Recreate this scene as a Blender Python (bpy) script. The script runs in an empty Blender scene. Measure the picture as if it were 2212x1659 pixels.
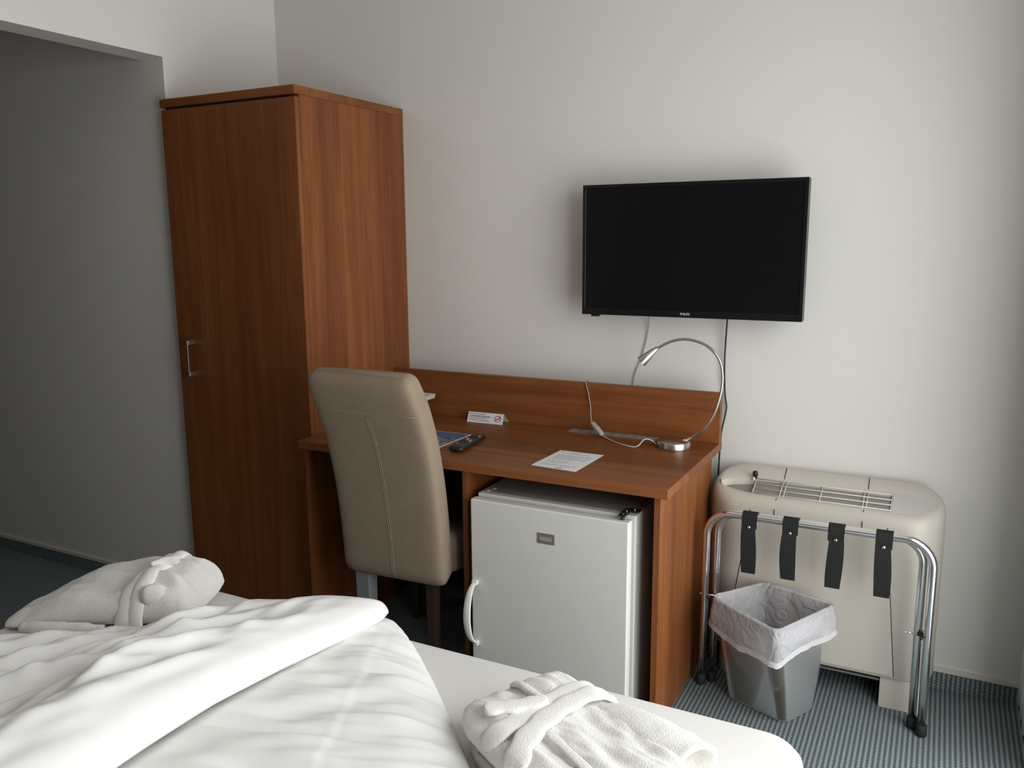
import bpy, bmesh, math, random
import numpy as np
from mathutils import Vector, Matrix, noise

# ------------------------------------------------------------------ camera
S = bpy.context.scene
COL = S.collection
CX, CY, CZ = 2.5597, -2.8075, 1.4242
YAW, PITCH, ROLL, FPX = 27.4477, 9.8901, -0.3886, 1795.713
a, b, c = (math.radians(t) for t in (YAW, PITCH, ROLL))
fwd = Vector((-math.sin(a) * math.cos(b), math.cos(a) * math.cos(b), -math.sin(b)))
rt = Vector((math.cos(a), math.sin(a), 0))
up = rt.cross(fwd)
rt2 = rt * math.cos(c) + up * math.sin(c)
up2 = -rt * math.sin(c) + up * math.cos(c)
cam_data = bpy.data.cameras.new('camera')
cam_data.sensor_width = 36.0
cam_data.lens = FPX * 36.0 / 2212.0
cam_data.clip_start = 0.05
cam = bpy.data.objects.new('camera', cam_data)
M = Matrix((rt2, up2, -fwd)).transposed().to_4x4()
M.translation = Vector((CX, CY, CZ))
cam.matrix_world = M
COL.objects.link(cam)
S.camera = cam

# ------------------------------------------------------------------ world, daylight, exposure
W = bpy.data.worlds.new('sky')
S.world = W
W.use_nodes = True
wn = W.node_tree.nodes['Background']
wn.inputs[0].default_value = (0.75, 0.86, 1.0, 1)
wn.inputs[1].default_value = 1.0

def area(name, loc, rot, sx, sy, power, col):
    l = bpy.data.lights.new(name, 'AREA')
    l.shape = 'RECTANGLE'
    l.size, l.size_y = sx, sy
    l.energy = power
    l.color = col
    o = bpy.data.objects.new(name, l)
    o.location = loc
    o.rotation_euler = rot
    COL.objects.link(o)
    return o

# daylight falling through the window of the right wall
area('window_daylight', (3.24, -1.38, 1.10), (0, math.radians(82), 0), 2.05, 2.1, 61, (1.0, 0.985, 0.945))

S.view_settings.view_transform = 'Standard'
S.view_settings.look = 'None'
S.view_settings.gamma = 1.0
S.view_settings.exposure = 0.0
S.view_settings.use_curve_mapping = False
S.cycles.max_bounces = 12
S.cycles.diffuse_bounces = 6
S.cycles.transparent_max_bounces = 16
S.cycles.caustics_reflective = False

# ------------------------------------------------------------------ materials
def srgb(r, g, b_):
    def f(v):
        v /= 255.0
        return v / 12.92 if v <= 0.04045 else ((v + 0.055) / 1.055) ** 2.4
    return (f(r), f(g), f(b_), 1.0)

class NT:
    def __init__(s, name):
        s.m = bpy.data.materials.new(name)
        s.m.use_nodes = True
        s.t = s.m.node_tree
        s.b = s.t.nodes['Principled BSDF']
        s.out = s.t.nodes['Material Output']
    def n(s, kind, **kw):
        nd = s.t.nodes.new(kind)
        for k, v in kw.items():
            if k.startswith('i_'):
                nd.inputs[k[2:].replace('_', ' ')].default_value = v
            else:
                setattr(nd, k, v)
        return nd
    def l(s, x, y):
        s.t.links.new(x, y)
    def coords(s, scale=(1, 1, 1), rot=(0, 0, 0)):
        tc = s.n('ShaderNodeTexCoord')
        mp = s.n('ShaderNodeMapping')
        mp.inputs['Scale'].default_value = scale
        mp.inputs['Rotation'].default_value = rot
        s.l(tc.outputs['Object'], mp.inputs[0])
        return mp.outputs[0]
    def bump(s, h, strength, dist):
        bp = s.n('ShaderNodeBump')
        bp.inputs['Strength'].default_value = strength
        bp.inputs['Distance'].default_value = dist
        s.l(h, bp.inputs['Height'])
        s.l(bp.outputs[0], s.b.inputs['Normal'])

def plain(name, col, rough=0.5, metal=0.0, spec=0.5, coat=0.0):
    q = NT(name)
    q.b.inputs['Base Color'].default_value = col
    q.b.inputs['Roughness'].default_value = rough
    q.b.inputs['Metallic'].default_value = metal
    q.b.inputs['Specular IOR Level'].default_value = spec
    q.b.inputs['Coat Weight'].default_value = coat
    return q.m

def wallpaint(name, col):
    q = NT(name)
    q.b.inputs['Roughness'].default_value = 0.85
    co = q.coords()
    n1 = q.n('ShaderNodeTexNoise', i_Scale=90.0, i_Detail=5.0)
    n2 = q.n('ShaderNodeTexNoise', i_Scale=1.6, i_Detail=2.0)
    q.l(co, n1.inputs['Vector']); q.l(co, n2.inputs['Vector'])
    r = q.n('ShaderNodeMixRGB')
    r.inputs[1].default_value = tuple(v * 0.97 for v in col[:3]) + (1,)
    r.inputs[2].default_value = tuple(min(1, v * 1.02) for v in col[:3]) + (1,)
    q.l(n2.outputs[0], r.inputs[0]); q.l(r.outputs[0], q.b.inputs['Base Color'])
    q.bump(n1.outputs[0], 0.12, 0.002)
    return q.m

def wood(name, axis, tint=1.0, rough=0.42, plank=0.11):
    """cherry laminate; grain runs along axis 'x', 'y' or 'z'"""
    q = NT(name)
    tc = q.n('ShaderNodeTexCoord')
    sep = q.n('ShaderNodeSeparateXYZ')
    q.l(tc.outputs['Object'], sep.inputs[0])
    o = {'x': ('Y', 'Z', 'X'), 'y': ('X', 'Z', 'Y'), 'z': ('X', 'Y', 'Z')}[axis]
    add = q.n('ShaderNodeMath', operation='ADD')           # across the grain
    q.l(sep.outputs[o[0]], add.inputs[0]); q.l(sep.outputs[o[1]], add.inputs[1])
    cmb = q.n('ShaderNodeCombineXYZ')
    q.l(sep.outputs[o[0]], cmb.inputs[0]); q.l(sep.outputs[o[1]], cmb.inputs[1])
    al = q.n('ShaderNodeMath', operation='MULTIPLY'); al.inputs[1].default_value = 0.05
    q.l(sep.outputs[o[2]], al.inputs[0]); q.l(al.outputs[0], cmb.inputs[2])
    # fine grain
    n1 = q.n('ShaderNodeTexNoise', i_Scale=170.0, i_Detail=6.0, i_Roughness=0.65)
    n2 = q.n('ShaderNodeTexNoise', i_Scale=22.0, i_Detail=4.0, i_Roughness=0.6)
    n2.inputs['Distortion'].default_value = 0.6
    q.l(cmb.outputs[0], n1.inputs['Vector']); q.l(cmb.outputs[0], n2.inputs['Vector'])
    # plank to plank tone
    dv = q.n('ShaderNodeMath', operation='DIVIDE'); dv.inputs[1].default_value = plank
    q.l(add.outputs[0], dv.inputs[0])
    fl = q.n('ShaderNodeMath', operation='FLOOR'); q.l(dv.outputs[0], fl.inputs[0])
    wn_ = q.n('ShaderNodeTexWhiteNoise', noise_dimensions='1D'); q.l(fl.outputs[0], wn_.inputs['W'])
    m1 = q.n('ShaderNodeMath', operation='MULTIPLY'); m1.inputs[1].default_value = 0.45
    q.l(n1.outputs[0], m1.inputs[0])
    m2 = q.n('ShaderNodeMath', operation='MULTIPLY_ADD'); m2.inputs[1].default_value = 0.75
    q.l(n2.outputs[0], m2.inputs[0]); q.l(m1.outputs[0], m2.inputs[2])
    m3 = q.n('ShaderNodeMath', operation='MULTIPLY_ADD'); m3.inputs[1].default_value = 0.22
    q.l(wn_.outputs[0], m3.inputs[0]); q.l(m2.outputs[0], m3.inputs[2])
    cr = q.n('ShaderNodeValToRGB')
    e = cr.color_ramp.elements
    e[0].position = 0.40; e[0].color = (0.112 * tint, 0.034 * tint, 0.0095 * tint, 1)
    e[1].position = 1.0; e[1].color = (0.275 * tint, 0.100 * tint, 0.032 * tint, 1)
    x = cr.color_ramp.elements.new(0.71); x.color = (0.185 * tint, 0.061 * tint, 0.0185 * tint, 1)
    q.l(m3.outputs[0], cr.inputs[0]); q.l(cr.outputs[0], q.b.inputs['Base Color'])
    q.b.inputs['Roughness'].default_value = rough
    q.b.inputs['Specular IOR Level'].default_value = 0.26
    q.bump(n1.outputs[0], 0.05, 0.001)
    return q.m

def carpet(name, vertical=False):
    q = NT(name)
    tc = q.n('ShaderNodeTexCoord')
    sep = q.n('ShaderNodeSeparateXYZ'); q.l(tc.outputs['Object'], sep.inputs[0])
    def math_(op, x, y=None, z=None):
        m = q.n('ShaderNodeMath', operation=op)
        for i, v in enumerate((x, y, z)):
            if v is None: continue
            if isinstance(v, (int, float)): m.inputs[i].default_value = v
            else: q.l(v, m.inputs[i])
        return m.outputs[0]
    along = sep.outputs['Z'] if vertical else sep.outputs['Y']
    # zig-zag: shift the rib phase by a triangle wave along the rib
    tri = math_('PINGPONG', math_('MULTIPLY', along, 1.0), 0.005)
    xs = math_('ADD', sep.outputs['X'], math_('MULTIPLY', tri, 1.0))
    rib = math_('SINE', math_('MULTIPLY', xs, 2 * math.pi / 0.0135))
    weave = math_('SINE', math_('MULTIPLY', along, 2 * math.pi / 0.006))
    nz = q.n('ShaderNodeTexNoise', i_Scale=350.0, i_Detail=3.0)
    q.l(tc.outputs['Object'], nz.inputs['Vector'])
    nb = q.n('ShaderNodeTexNoise', i_Scale=2.0, i_Detail=2.0)
    q.l(tc.outputs['Object'], nb.inputs['Vector'])
    v = math_('MULTIPLY_ADD', rib, 0.24, 0.42)
    v = math_('MULTIPLY_ADD', weave, 0.09, v)
    v = math_('ADD', v, math_('MULTIPLY_ADD', nz.outputs[0], 0.8, -0.40))
    cr = q.n('ShaderNodeValToRGB')
    e = cr.color_ramp.elements
    e[0].position = 0.12; e[0].color = srgb(54, 66, 68)
    e[1].position = 0.9; e[1].color = srgb(188, 196, 192)
    x = cr.color_ramp.elements.new(0.5); x.color = srgb(112, 124, 128)
    q.l(v, cr.inputs[0]); q.l(cr.outputs[0], q.b.inputs['Base Color'])
    q.b.inputs['Roughness'].default_value = 0.95
    q.b.inputs['Specular IOR Level'].default_value = 0.1
    q.bump(v, 0.5, 0.002)
    return q.m

def fabric(name, col, scale=900.0, var=0.25, bump=0.25, sheen=0.0, dist=0.001):
    q = NT(name)
    co = q.coords()
    n1 = q.n('ShaderNodeTexNoise', i_Scale=scale, i_Detail=3.0)
    n2 = q.n('ShaderNodeTexNoise', i_Scale=14.0, i_Detail=3.0)
    q.l(co, n1.inputs['Vector']); q.l(co, n2.inputs['Vector'])
    mx = q.n('ShaderNodeMath', operation='MULTIPLY_ADD'); mx.inputs[1].default_value = 0.35
    q.l(n2.outputs[0], mx.inputs[0]); q.l(n1.outputs[0], mx.inputs[2])
    r = q.n('ShaderNodeMixRGB')
    r.inputs[1].default_value = tuple(v * (1 - var) for v in col[:3]) + (1,)
    r.inputs[2].default_value = tuple(min(1, v * (1 + var)) for v in col[:3]) + (1,)
    q.l(mx.outputs[0], r.inputs[0]); q.l(r.outputs[0], q.b.inputs['Base Color'])
    q.b.inputs['Roughness'].default_value = 0.92
    q.b.inputs['Specular IOR Level'].default_value = 0.15
    q.b.inputs['Sheen Weight'].default_value = sheen
    q.bump(n1.outputs[0], bump, dist)
    return q.m

def brushed(name, col, rough=0.3):
    q = NT(name)
    q.b.inputs['Base Color'].default_value = col
    q.b.inputs['Metallic'].default_value = 1.0
    co = q.coords((1, 1, 60))
    n1 = q.n('ShaderNodeTexNoise', i_Scale=25.0, i_Detail=2.0)
    q.l(co, n1.inputs['Vector'])
    mr = q.n('ShaderNodeMapRange'); mr.inputs[3].default_value = rough * 0.8; mr.inputs[4].default_value = rough * 1.2
    q.l(n1.outputs[0], mr.inputs[0]); q.l(mr.outputs[0], q.b.inputs['Roughness'])
    return q.m

def sheer(name, col, alpha, rough=0.4, trans=0.5, bump=0.0):
    """thin plastic film or clear tinted plastic: part see-through, part scattering"""
    q = NT(name)
    q.t.nodes.remove(q.b)
    tr = q.n('ShaderNodeBsdfTransparent'); tr.inputs[0].default_value = tuple(0.6 + 0.4 * v for v in col[:3]) + (1,)
    df = q.n('ShaderNodeBsdfDiffuse'); df.inputs[0].default_value = col
    tl = q.n('ShaderNodeBsdfTranslucent'); tl.inputs[0].default_value = col
    gl = q.n('ShaderNodeBsdfGlossy'); gl.inputs['Roughness'].default_value = rough
    gl.inputs['Color'].default_value = (1, 1, 1, 1)
    m1 = q.n('ShaderNodeMixShader'); m1.inputs[0].default_value = trans
    m2 = q.n('ShaderNodeMixShader'); m2.inputs[0].default_value = alpha
    m3 = q.n('ShaderNodeMixShader')
    fr = q.n('ShaderNodeFresnel'); fr.inputs[0].default_value = 1.18
    q.l(df.outputs[0], m1.inputs[1]); q.l(tl.outputs[0], m1.inputs[2])
    q.l(tr.outputs[0], m2.inputs[1]); q.l(m1.outputs[0], m2.inputs[2])
    q.l(fr.outputs[0], m3.inputs[0]); q.l(m2.outputs[0], m3.inputs[1]); q.l(gl.outputs[0], m3.inputs[2])
    q.l(m3.outputs[0], q.out.inputs[0])
    if bump:
        co = q.coords()
        n1 = q.n('ShaderNodeTexNoise', i_Scale=20.0, i_Detail=4.0)
        n1.inputs['Distortion'].default_value = 1.5
        q.l(co, n1.inputs['Vector'])
        bp = q.n('ShaderNodeBump'); bp.inputs['Strength'].default_value = bump; bp.inputs['Distance'].default_value = 0.012
        q.l(n1.outputs[0], bp.inputs['Height'])
        for s_ in (df, tl, gl): q.l(bp.outputs[0], s_.inputs['Normal'])
    return q.m

MT = dict(
    wall=wallpaint('wall_paint', (0.70, 0.685, 0.65, 1)),
    walld=wallpaint('unseen_wall_bounce_dimmer', (0.22, 0.19, 0.16, 1)),  # dark colour added on walls out of view to cut bounce light
    ceil=wallpaint('ceiling_paint', (0.66, 0.65, 0.62, 1)),
    trim=plain('trim_white', (0.66, 0.63, 0.58, 1), 0.5),
    carpet=carpet('ribbed_blue_carpet'),
    carpetv=carpet('ribbed_blue_carpet_skirting', True),
    wz=wood('cherry_vertical', 'z'),
    wx=wood('cherry_lengthwise', 'x', plank=0.16),
    sheet=fabric('fitted_sheet', (0.69, 0.68, 0.66, 1), 700, 0.02, 0.05),
    linen=fabric('white_linen', (0.78, 0.775, 0.76, 1), 1100, 0.02, 0.08),
    terry=fabric('white_terry', (0.77, 0.76, 0.725, 1), 420, 0.06, 0.8, 0.3, 0.003),
    belt=fabric('terry_belt', (0.79, 0.78, 0.75, 1), 420, 0.06, 0.6, 0.3, 0.002),
    taupe=fabric('taupe_weave', (0.235, 0.188, 0.138, 1), 420, 0.26, 0.6, dist=.0015),
    stitch=plain('taupe_stitch', (0.30, 0.25, 0.19, 1), 0.9),
    darkwood_and_shade=plain('dark_wood_and_kneehole_shade', (0.035, 0.016, 0.011, 1), 0.4),  # chair legs; also the painted shade of the kneehole's rear panel
    greyleg=plain('pale_grey_cover', (0.17, 0.175, 0.18, 1), 0.6),
    fridge=plain('fridge_enamel', (0.67, 0.67, 0.625, 1), 0.35),
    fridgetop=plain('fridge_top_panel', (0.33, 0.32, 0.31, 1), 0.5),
    handlew=plain('white_plastic', (0.74, 0.74, 0.72, 1), 0.35),
    seal=plain('grey_gasket', (0.22, 0.23, 0.22, 1), 0.7),
    blackp=plain('black_plastic', (0.012, 0.013, 0.013, 1), 0.38),
    bezel=plain('black_gloss_bezel', (0.006, 0.006, 0.007, 1), 0.16),
    screen=plain('lcd_screen', (0.004, 0.0045, 0.005, 1), 0.2, spec=0.25),
    logo=plain('silver_print', (0.45, 0.45, 0.46, 1), 0.4),
    chrome=plain('chrome', (0.86, 0.86, 0.86, 1), 0.16, 1.0),
    nickel=brushed('brushed_nickel', (0.56, 0.53, 0.49, 1), 0.28),
    cream=plain('cream_metal', (0.53, 0.50, 0.435, 1), 0.42),
    creamd=plain('cream_plastic_lid', (0.53, 0.50, 0.475, 1), 0.35),
    recess=plain('grey_recess', (0.26, 0.25, 0.22, 1), 0.6),
    grille=plain('grille_plastic', (0.70, 0.68, 0.64, 1), 0.4),
    gap=plain('dark_gap', (0.03, 0.028, 0.025, 1), 0.9),
    strap=fabric('black_webbing', (0.018, 0.019, 0.019, 1), 800, 0.3, 0.4),
    rubber=plain('black_rubber', (0.012, 0.015, 0.015, 1), 0.75),
    bin=sheer('smoky_clear_plastic', (0.150, 0.138, 0.112, 1), 0.62, 0.4, 0.25),
    film=sheer('white_bag_film', (0.90, 0.90, 0.94, 1), 0.66, 0.22, 0.5, 1.0),
    filmhem=sheer('white_bag_hem', (0.84, 0.84, 0.86, 1), 0.85, 0.3, 0.4, 0.3),
    paper=plain('white_paper', (0.72, 0.72, 0.74, 1), 0.7),
    ink=plain('grey_ink', (0.28, 0.30, 0.31, 1), 0.8),
    inkd=plain('dark_ink', (0.10, 0.11, 0.11, 1), 0.8),
    red=plain('red_ink', (0.32, 0.03, 0.05, 1), 0.7),
    greyplas=plain('grey_switch_plastic', (0.42, 0.38, 0.35, 1), 0.5),
    cable=plain('grey_cable', (0.33, 0.29, 0.26, 1), 0.5),
    wcable=plain('white_cable', (0.55, 0.53, 0.50, 1), 0.5),
    alu=plain('grey_aluminium', (0.30, 0.27, 0.25, 1), 0.42, 0.6),
    curtain=fabric('grey_curtain', (0.60, 0.60, 0.58, 1), 300, 0.06, 0.2),
    frame=plain('window_frame_white', (0.75, 0.75, 0.74, 1), 0.4),
    bedbase=fabric('dark_bed_base', (0.05, 0.045, 0.04, 1), 400, 0.2, 0.2),
    tray=plain('cream_tray_plastic', (0.60, 0.59, 0.52, 1), 0.45),
)

# ------------------------------------------------------------------ geometry helpers
class MB:
    def __init__(s): s.v, s.f = [], []
    def add(s, vs, fs):
        k = len(s.v)
        s.v += [tuple(p) for p in vs]
        s.f += [tuple(i + k for i in f) for f in fs]
        return s
    def box(s, x0, x1, y0, y1, z0, z1):
        return s.add([(x0, y0, z0), (x1, y0, z0), (x1, y1, z0), (x0, y1, z0), (x0, y0, z1), (x1, y0, z1), (x1, y1, z1), (x0, y1, z1)],
                     [(0, 3, 2, 1), (4, 5, 6, 7), (0, 1, 5, 4), (1, 2, 6, 5), (2, 3, 7, 6), (3, 0, 4, 7)])
    def loft(s, rings, cap0=True, cap1=True, close=True):
        n = len(rings[0]); vs = [p for r in rings for p in r]; fs = []
        for i in range(len(rings) - 1):
            for j in range(n if close else n - 1):
                k = (j + 1) % n
                fs.append((i * n + j, i * n + k, (i + 1) * n + k, (i + 1) * n + j))
        if cap0: fs.append(tuple(range(n - 1, -1, -1)))
        if cap1: fs.append(tuple((len(rings) - 1) * n + j for j in range(n)))
        return s.add(vs, fs)
    def tube(s, pts, r, seg=12, smooth=0, flat=1.0, caps=True):
        P = [Vector(p) for p in pts]
        if smooth: P = catmull(P, smooth)
        rs = r if hasattr(r, '__len__') else None
        rings = []; T0 = None; N = None
        for i, p in enumerate(P):
            t = (P[min(i + 1, len(P) - 1)] - P[max(i - 1, 0)]).normalized()
            if N is None:
                ax = Vector((0, 0, 1)) if abs(t.z) < 0.9 else Vector((0, 1, 0))
                N = (ax - t * ax.dot(t)).normalized()
            else:
                N = (N - t * N.dot(t)).normalized()
            B = t.cross(N)
            rr = rs[int(round(i * (len(rs) - 1) / (len(P) - 1)))] if rs else r
            rings.append([p + (N * math.cos(q) * rr + B * math.sin(q) * rr * flat) for q in (2 * math.pi * k / seg for k in range(seg))])
        return s.loft(rings, caps, caps)
    def cyl(s, x, y, z0, z1, r0, r1=None, seg=24):
        r1 = r0 if r1 is None else r1
        R = lambda z, r: [(x + r * math.cos(2 * math.pi * k / seg), y + r * math.sin(2 * math.pi * k / seg), z) for k in range(seg)]
        return s.loft([R(z0, r0), R(z1, r1)])
    def lathe(s, o, axis, prof, seg=32):
        o = Vector(o); ax = Vector(axis).normalized()
        h = Vector((0, 0, 1)) if abs(ax.z) < 0.9 else Vector((1, 0, 0))
        u = (h - ax * h.dot(ax)).normalized(); w = ax.cross(u)
        return s.loft([[o + ax * d + (u * math.cos(2 * math.pi * k / seg) + w * math.sin(2 * math.pi * k / seg)) * r for k in range(seg)] for d, r in prof])
    def build(s, name, mat, parent=None, bevel=0, seg=2, smooth=False, relax=0, sub=0):
        o = Vector((0, 0, 0))
        if parent is not None: o = parent['_o'] if '_o' in parent else Vector((0, 0, 0))
        o = Vector(o)
        me = bpy.data.meshes.new(name)
        me.from_pydata([tuple(Vector(p) - o) for p in s.v], [], s.f)
        me.update()
        if len(s.v) > 3000:            # weld the snapped rim of soft bodies
            bm = bmesh.new(); bm.from_mesh(me)
            bmesh.ops.remove_doubles(bm, verts=bm.verts, dist=0.0022)
            bmesh.ops.dissolve_degenerate(bm, edges=bm.edges, dist=0.0002)
            bmesh.ops.recalc_face_normals(bm, faces=bm.faces)
            bm.to_mesh(me); bm.free()
        ob = bpy.data.objects.new(name, me)
        COL.objects.link(ob)
        me.materials.append(MT[mat])
        if smooth:
            me.polygons.foreach_set('use_smooth', [True] * len(me.polygons))
        if parent is not None: ob.parent = parent
        if bevel:
            m = ob.modifiers.new('bevel', 'BEVEL'); m.width = bevel; m.segments = seg; m.limit_method = 'ANGLE'; m.angle_limit = math.radians(50)
            if not smooth: me.polygons.foreach_set('use_smooth', [True] * len(me.polygons))
            m.harden_normals = True
        if relax:
            m = ob.modifiers.new('relax', 'SMOOTH'); m.factor = 0.5; m.iterations = relax
        if sub:
            m = ob.modifiers.new('sub', 'SUBSURF'); m.levels = sub; m.render_levels = sub
        return ob

def catmull(P, n):
    out = []
    for i in range(len(P) - 1):
        p0 = P[max(i - 1, 0)]; p1 = P[i]; p2 = P[i + 1]; p3 = P[min(i + 2, len(P) - 1)]
        for k in range(n):
            t = k / n
            out.append(0.5 * ((2 * p1) + (p2 - p0) * t + (2 * p0 - 5 * p1 + 4 * p2 - p3) * t * t + (3 * p1 - p0 - 3 * p2 + p3) * t ** 3))
    out.append(P[-1])
    return out

def thing(name, label, cat, loc=(0, 0, 0), rz=0.0, group=None):
    o = bpy.data.objects.new(name, None)
    COL.objects.link(o)
    o.empty_display_size = 0.05
    o.location = loc
    o.rotation_euler = (0, 0, rz)
    o['label'] = label; o['category'] = cat
    o['_o'] = loc
    if group: o['group'] = group
    return o

def tag(o, label, cat, group=None, kind=None):
    o['label'] = label; o['category'] = cat
    if group: o['group'] = group
    if kind: o['kind'] = kind
    return o

def struct(name, mb, mat, label=None, bevel=0):
    o = mb.build(name, mat, bevel=bevel)
    o['kind'] = 'structure'
    if label: o['label'] = label
    return o

def text_mesh(name, txt, size, mat, M4, parent, bold=0.0, width=1.0):
    cu = bpy.data.curves.new(name, 'FONT')
    cu.body = txt; cu.size = size; cu.align_x = 'CENTER'; cu.align_y = 'CENTER'
    cu.extrude = 0.0002; cu.offset = bold
    tmp = bpy.data.objects.new(name, cu)
    COL.objects.link(tmp)
    dg = bpy.context.evaluated_depsgraph_get()
    me = bpy.data.meshes.new_from_object(tmp.evaluated_get(dg))
    bpy.data.objects.remove(tmp)
    bpy.data.curves.remove(cu)
    o = bpy.data.objects.new(name, me)
    COL.objects.link(o)
    me.materials.clear(); me.materials.append(MT[mat])
    off = Vector(parent['_o'])
    me.transform(Matrix.Translation(-off) @ M4 @ Matrix.Diagonal((width, 1, 1, 1)))
    o.parent = parent
    return o

def clean_props():
    for o in bpy.data.objects:
        if '_o' in o: del o['_o']

# pillow-like bodies whose outline is a polygon: heightfield over a signed distance
def chaikin(poly, n):
    P = [np.array(p, float) for p in poly]
    for _ in range(n):
        Q = []
        for i in range(len(P)):
            A, B = P[i], P[(i + 1) % len(P)]
            Q += [A * .75 + B * .25, A * .25 + B * .75]
        P = Q
    return np.array(P)

def sdf_grad(P, X):
    d = np.full(len(X), 1e9); inside = np.zeros(len(X), bool); near = np.zeros_like(X)
    for i in range(len(P)):
        A, B = P[i], P[(i + 1) % len(P)]
        e = B - A; w = X - A
        t = np.clip((w @ e) / (e @ e), 0, 1)[:, None]
        q = A + t * e
        dd = np.hypot(*(X - q).T)
        m = dd < d
        d[m] = dd[m]; near[m] = q[m]
        c1 = (A[1] > X[:, 1]) != (B[1] > X[:, 1])
        with np.errstate(divide='ignore', invalid='ignore'):
            xi = (B[0] - A[0]) * (X[:, 1] - A[1]) / (B[1] - A[1]) + A[0]
        inside ^= c1 & (X[:, 0] < xi)
    return np.where(inside, -d, d), near

def cushion(mb, poly, zb, H, w, res=0.006, e=0.35, wr=None, smooth=2, frame=None, power=0.5):
    """closed soft body; zb, H: numbers or functions of (x, y); frame maps local (x, y) to world"""
    P = chaikin(poly, smooth)
    lo, hi = P.min(0) - res, P.max(0) + res
    xs = np.arange(lo[0], hi[0] + res, res); ys = np.arange(lo[1], hi[1] + res, res)
    nx, ny = len(xs), len(ys)
    X = np.stack(np.meshgrid(xs, ys, indexing='ij'), -1).reshape(-1, 2)
    d, near = sdf_grad(P, X)
    ins = d < 0
    G = ins.reshape(nx, ny)
    cell = G[:-1, :-1] | G[1:, :-1] | G[:-1, 1:] | G[1:, 1:]
    used = np.zeros((nx, ny), bool)
    used[:-1, :-1] |= cell; used[1:, :-1] |= cell; used[:-1, 1:] |= cell; used[1:, 1:] |= cell
    used = used.reshape(-1)
    X = np.where((~ins)[:, None], near, X)
    close = ins & (d > -res * 0.35)
    X = np.where(close[:, None], near, X)
    dd = np.where(ins & ~close, -d, 0.0)
    t = np.clip(dd / w, 0, 1)
    s = (1 - (1 - t) ** 2) ** power
    zbv = zb(X[:, 0], X[:, 1]) if callable(zb) else np.full(len(X), zb)
    Hv = H(X[:, 0], X[:, 1]) if callable(H) else np.full(len(X), H)
    top = zbv + Hv * (e + (1 - e) * s)
    if wr is not None: top = top + wr(X[:, 0], X[:, 1]) * s ** 1.6
    bot = zbv + Hv * e * (1 - s)
    edge = dd <= 0
    idx = -np.ones(nx * ny, int); vs = []
    for i in np.nonzero(used)[0]:
        idx[i] = len(vs); vs.append((X[i, 0], X[i, 1], top[i]))
    idb = idx.copy()
    for i in np.nonzero(used & ~edge)[0]:
        idb[i] = len(vs); vs.append((X[i, 0], X[i, 1], bot[i]))
    fs = []
    for i, j in zip(*np.nonzero(cell)):
        q = [i * ny + j, (i + 1) * ny + j, (i + 1) * ny + j + 1, i * ny + j + 1]
        fs.append(tuple(idx[k] for k in q))
        if not all(edge[k] for k in q): fs.append(tuple(idb[k] for k in reversed(q)))
    if frame: vs = [frame(*v) for v in vs]
    mb.add(vs, fs)
    return mb

def nz(x, y, sx, sy, seed=0.0, ang=0.0, oct_=2):
    ca, sa = math.cos(ang), math.sin(ang)
    out = np.empty(len(x))
    for i in range(len(x)):
        u = x[i] * ca + y[i] * sa; v = -x[i] * sa + y[i] * ca
        out[i] = noise.fractal(Vector((u / sx, v / sy, seed)), 1.0, 2.0, oct_)
    return out

# ------------------------------------------------------------------ the room
RX = 2.95          # face of the right wall
H = 2.6
struct('floor', MB().box(-2.6, 3.2, -3.7, 0.12, -0.05, 0.0), 'carpet', 'blue grey ribbed carpet floor')
struct('ceiling', MB().box(-2.6, 3.2, -3.7, 0.12, H, H + 0.05), 'ceil')
struct('wall_back', MB().box(-0.117, RX + 0.12, 0.0, 0.1, 0, H), 'wall', 'light grey painted wall behind the desk and television')
wl = MB().box(-0.117, 0, -0.59, 0.0, 0, H).box(-0.117, 0, -1.75, -0.59, 2.078, H).box(-0.117, 0, -3.6, -1.75, 0, H)
struct('wall_left', wl, 'wall', 'left wall with the opening to the hallway')
struct('wall_hallway', MB().box(-2.5, -0.117, -0.59, -0.49, 0, H), 'wall', 'shaded hallway wall seen through the opening')
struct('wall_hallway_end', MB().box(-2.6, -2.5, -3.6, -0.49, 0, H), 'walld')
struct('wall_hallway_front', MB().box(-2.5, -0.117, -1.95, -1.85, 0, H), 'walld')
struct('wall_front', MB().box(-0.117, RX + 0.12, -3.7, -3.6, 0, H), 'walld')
WY0, WY1, WZ0, WZ1 = -2.45, -0.30, 0.04, 2.2
wr_ = MB().box(RX, RX + 0.12, WY1, 0.0, 0, H).box(RX, RX + 0.12, -3.6, WY0, 0, H).box(RX, RX + 0.12, WY0, WY1, 0, WZ0).box(RX, RX + 0.12, WY0, WY1, WZ1, H)
struct('wall_right', wr_, 'wall')
wf = MB()
for y0, y1, z0, z1 in ((WY0, WY1, WZ0, WZ0 + 0.06), (WY0, WY1, WZ1 - 0.06, WZ1), (WY0, WY0 + 0.06, WZ0, WZ1), (WY1 - 0.06, WY1, WZ0, WZ1), (-1.46, -1.39, WZ0, WZ1)):
    wf.box(RX + 0.04, RX + 0.10, y0, y1, z0, z1)
struct('window_1', wf, 'frame')
# carpet skirting with a white strip on top
for nm, x0, x1, yf in (('back', 1.94, RX, 0.0), ('hallway', -2.5, -0.002, -0.59)):
    struct('baseboard_' + nm, MB().box(x0, x1, yf - 0.008, yf, 0.0, 0.057), 'carpetv', 'carpet strip turned up along the wall')
    struct('trim_1' if nm == 'back' else 'trim_2', MB().box(x0, x1, yf - 0.011, yf, 0.057, 0.071), 'trim')

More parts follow.
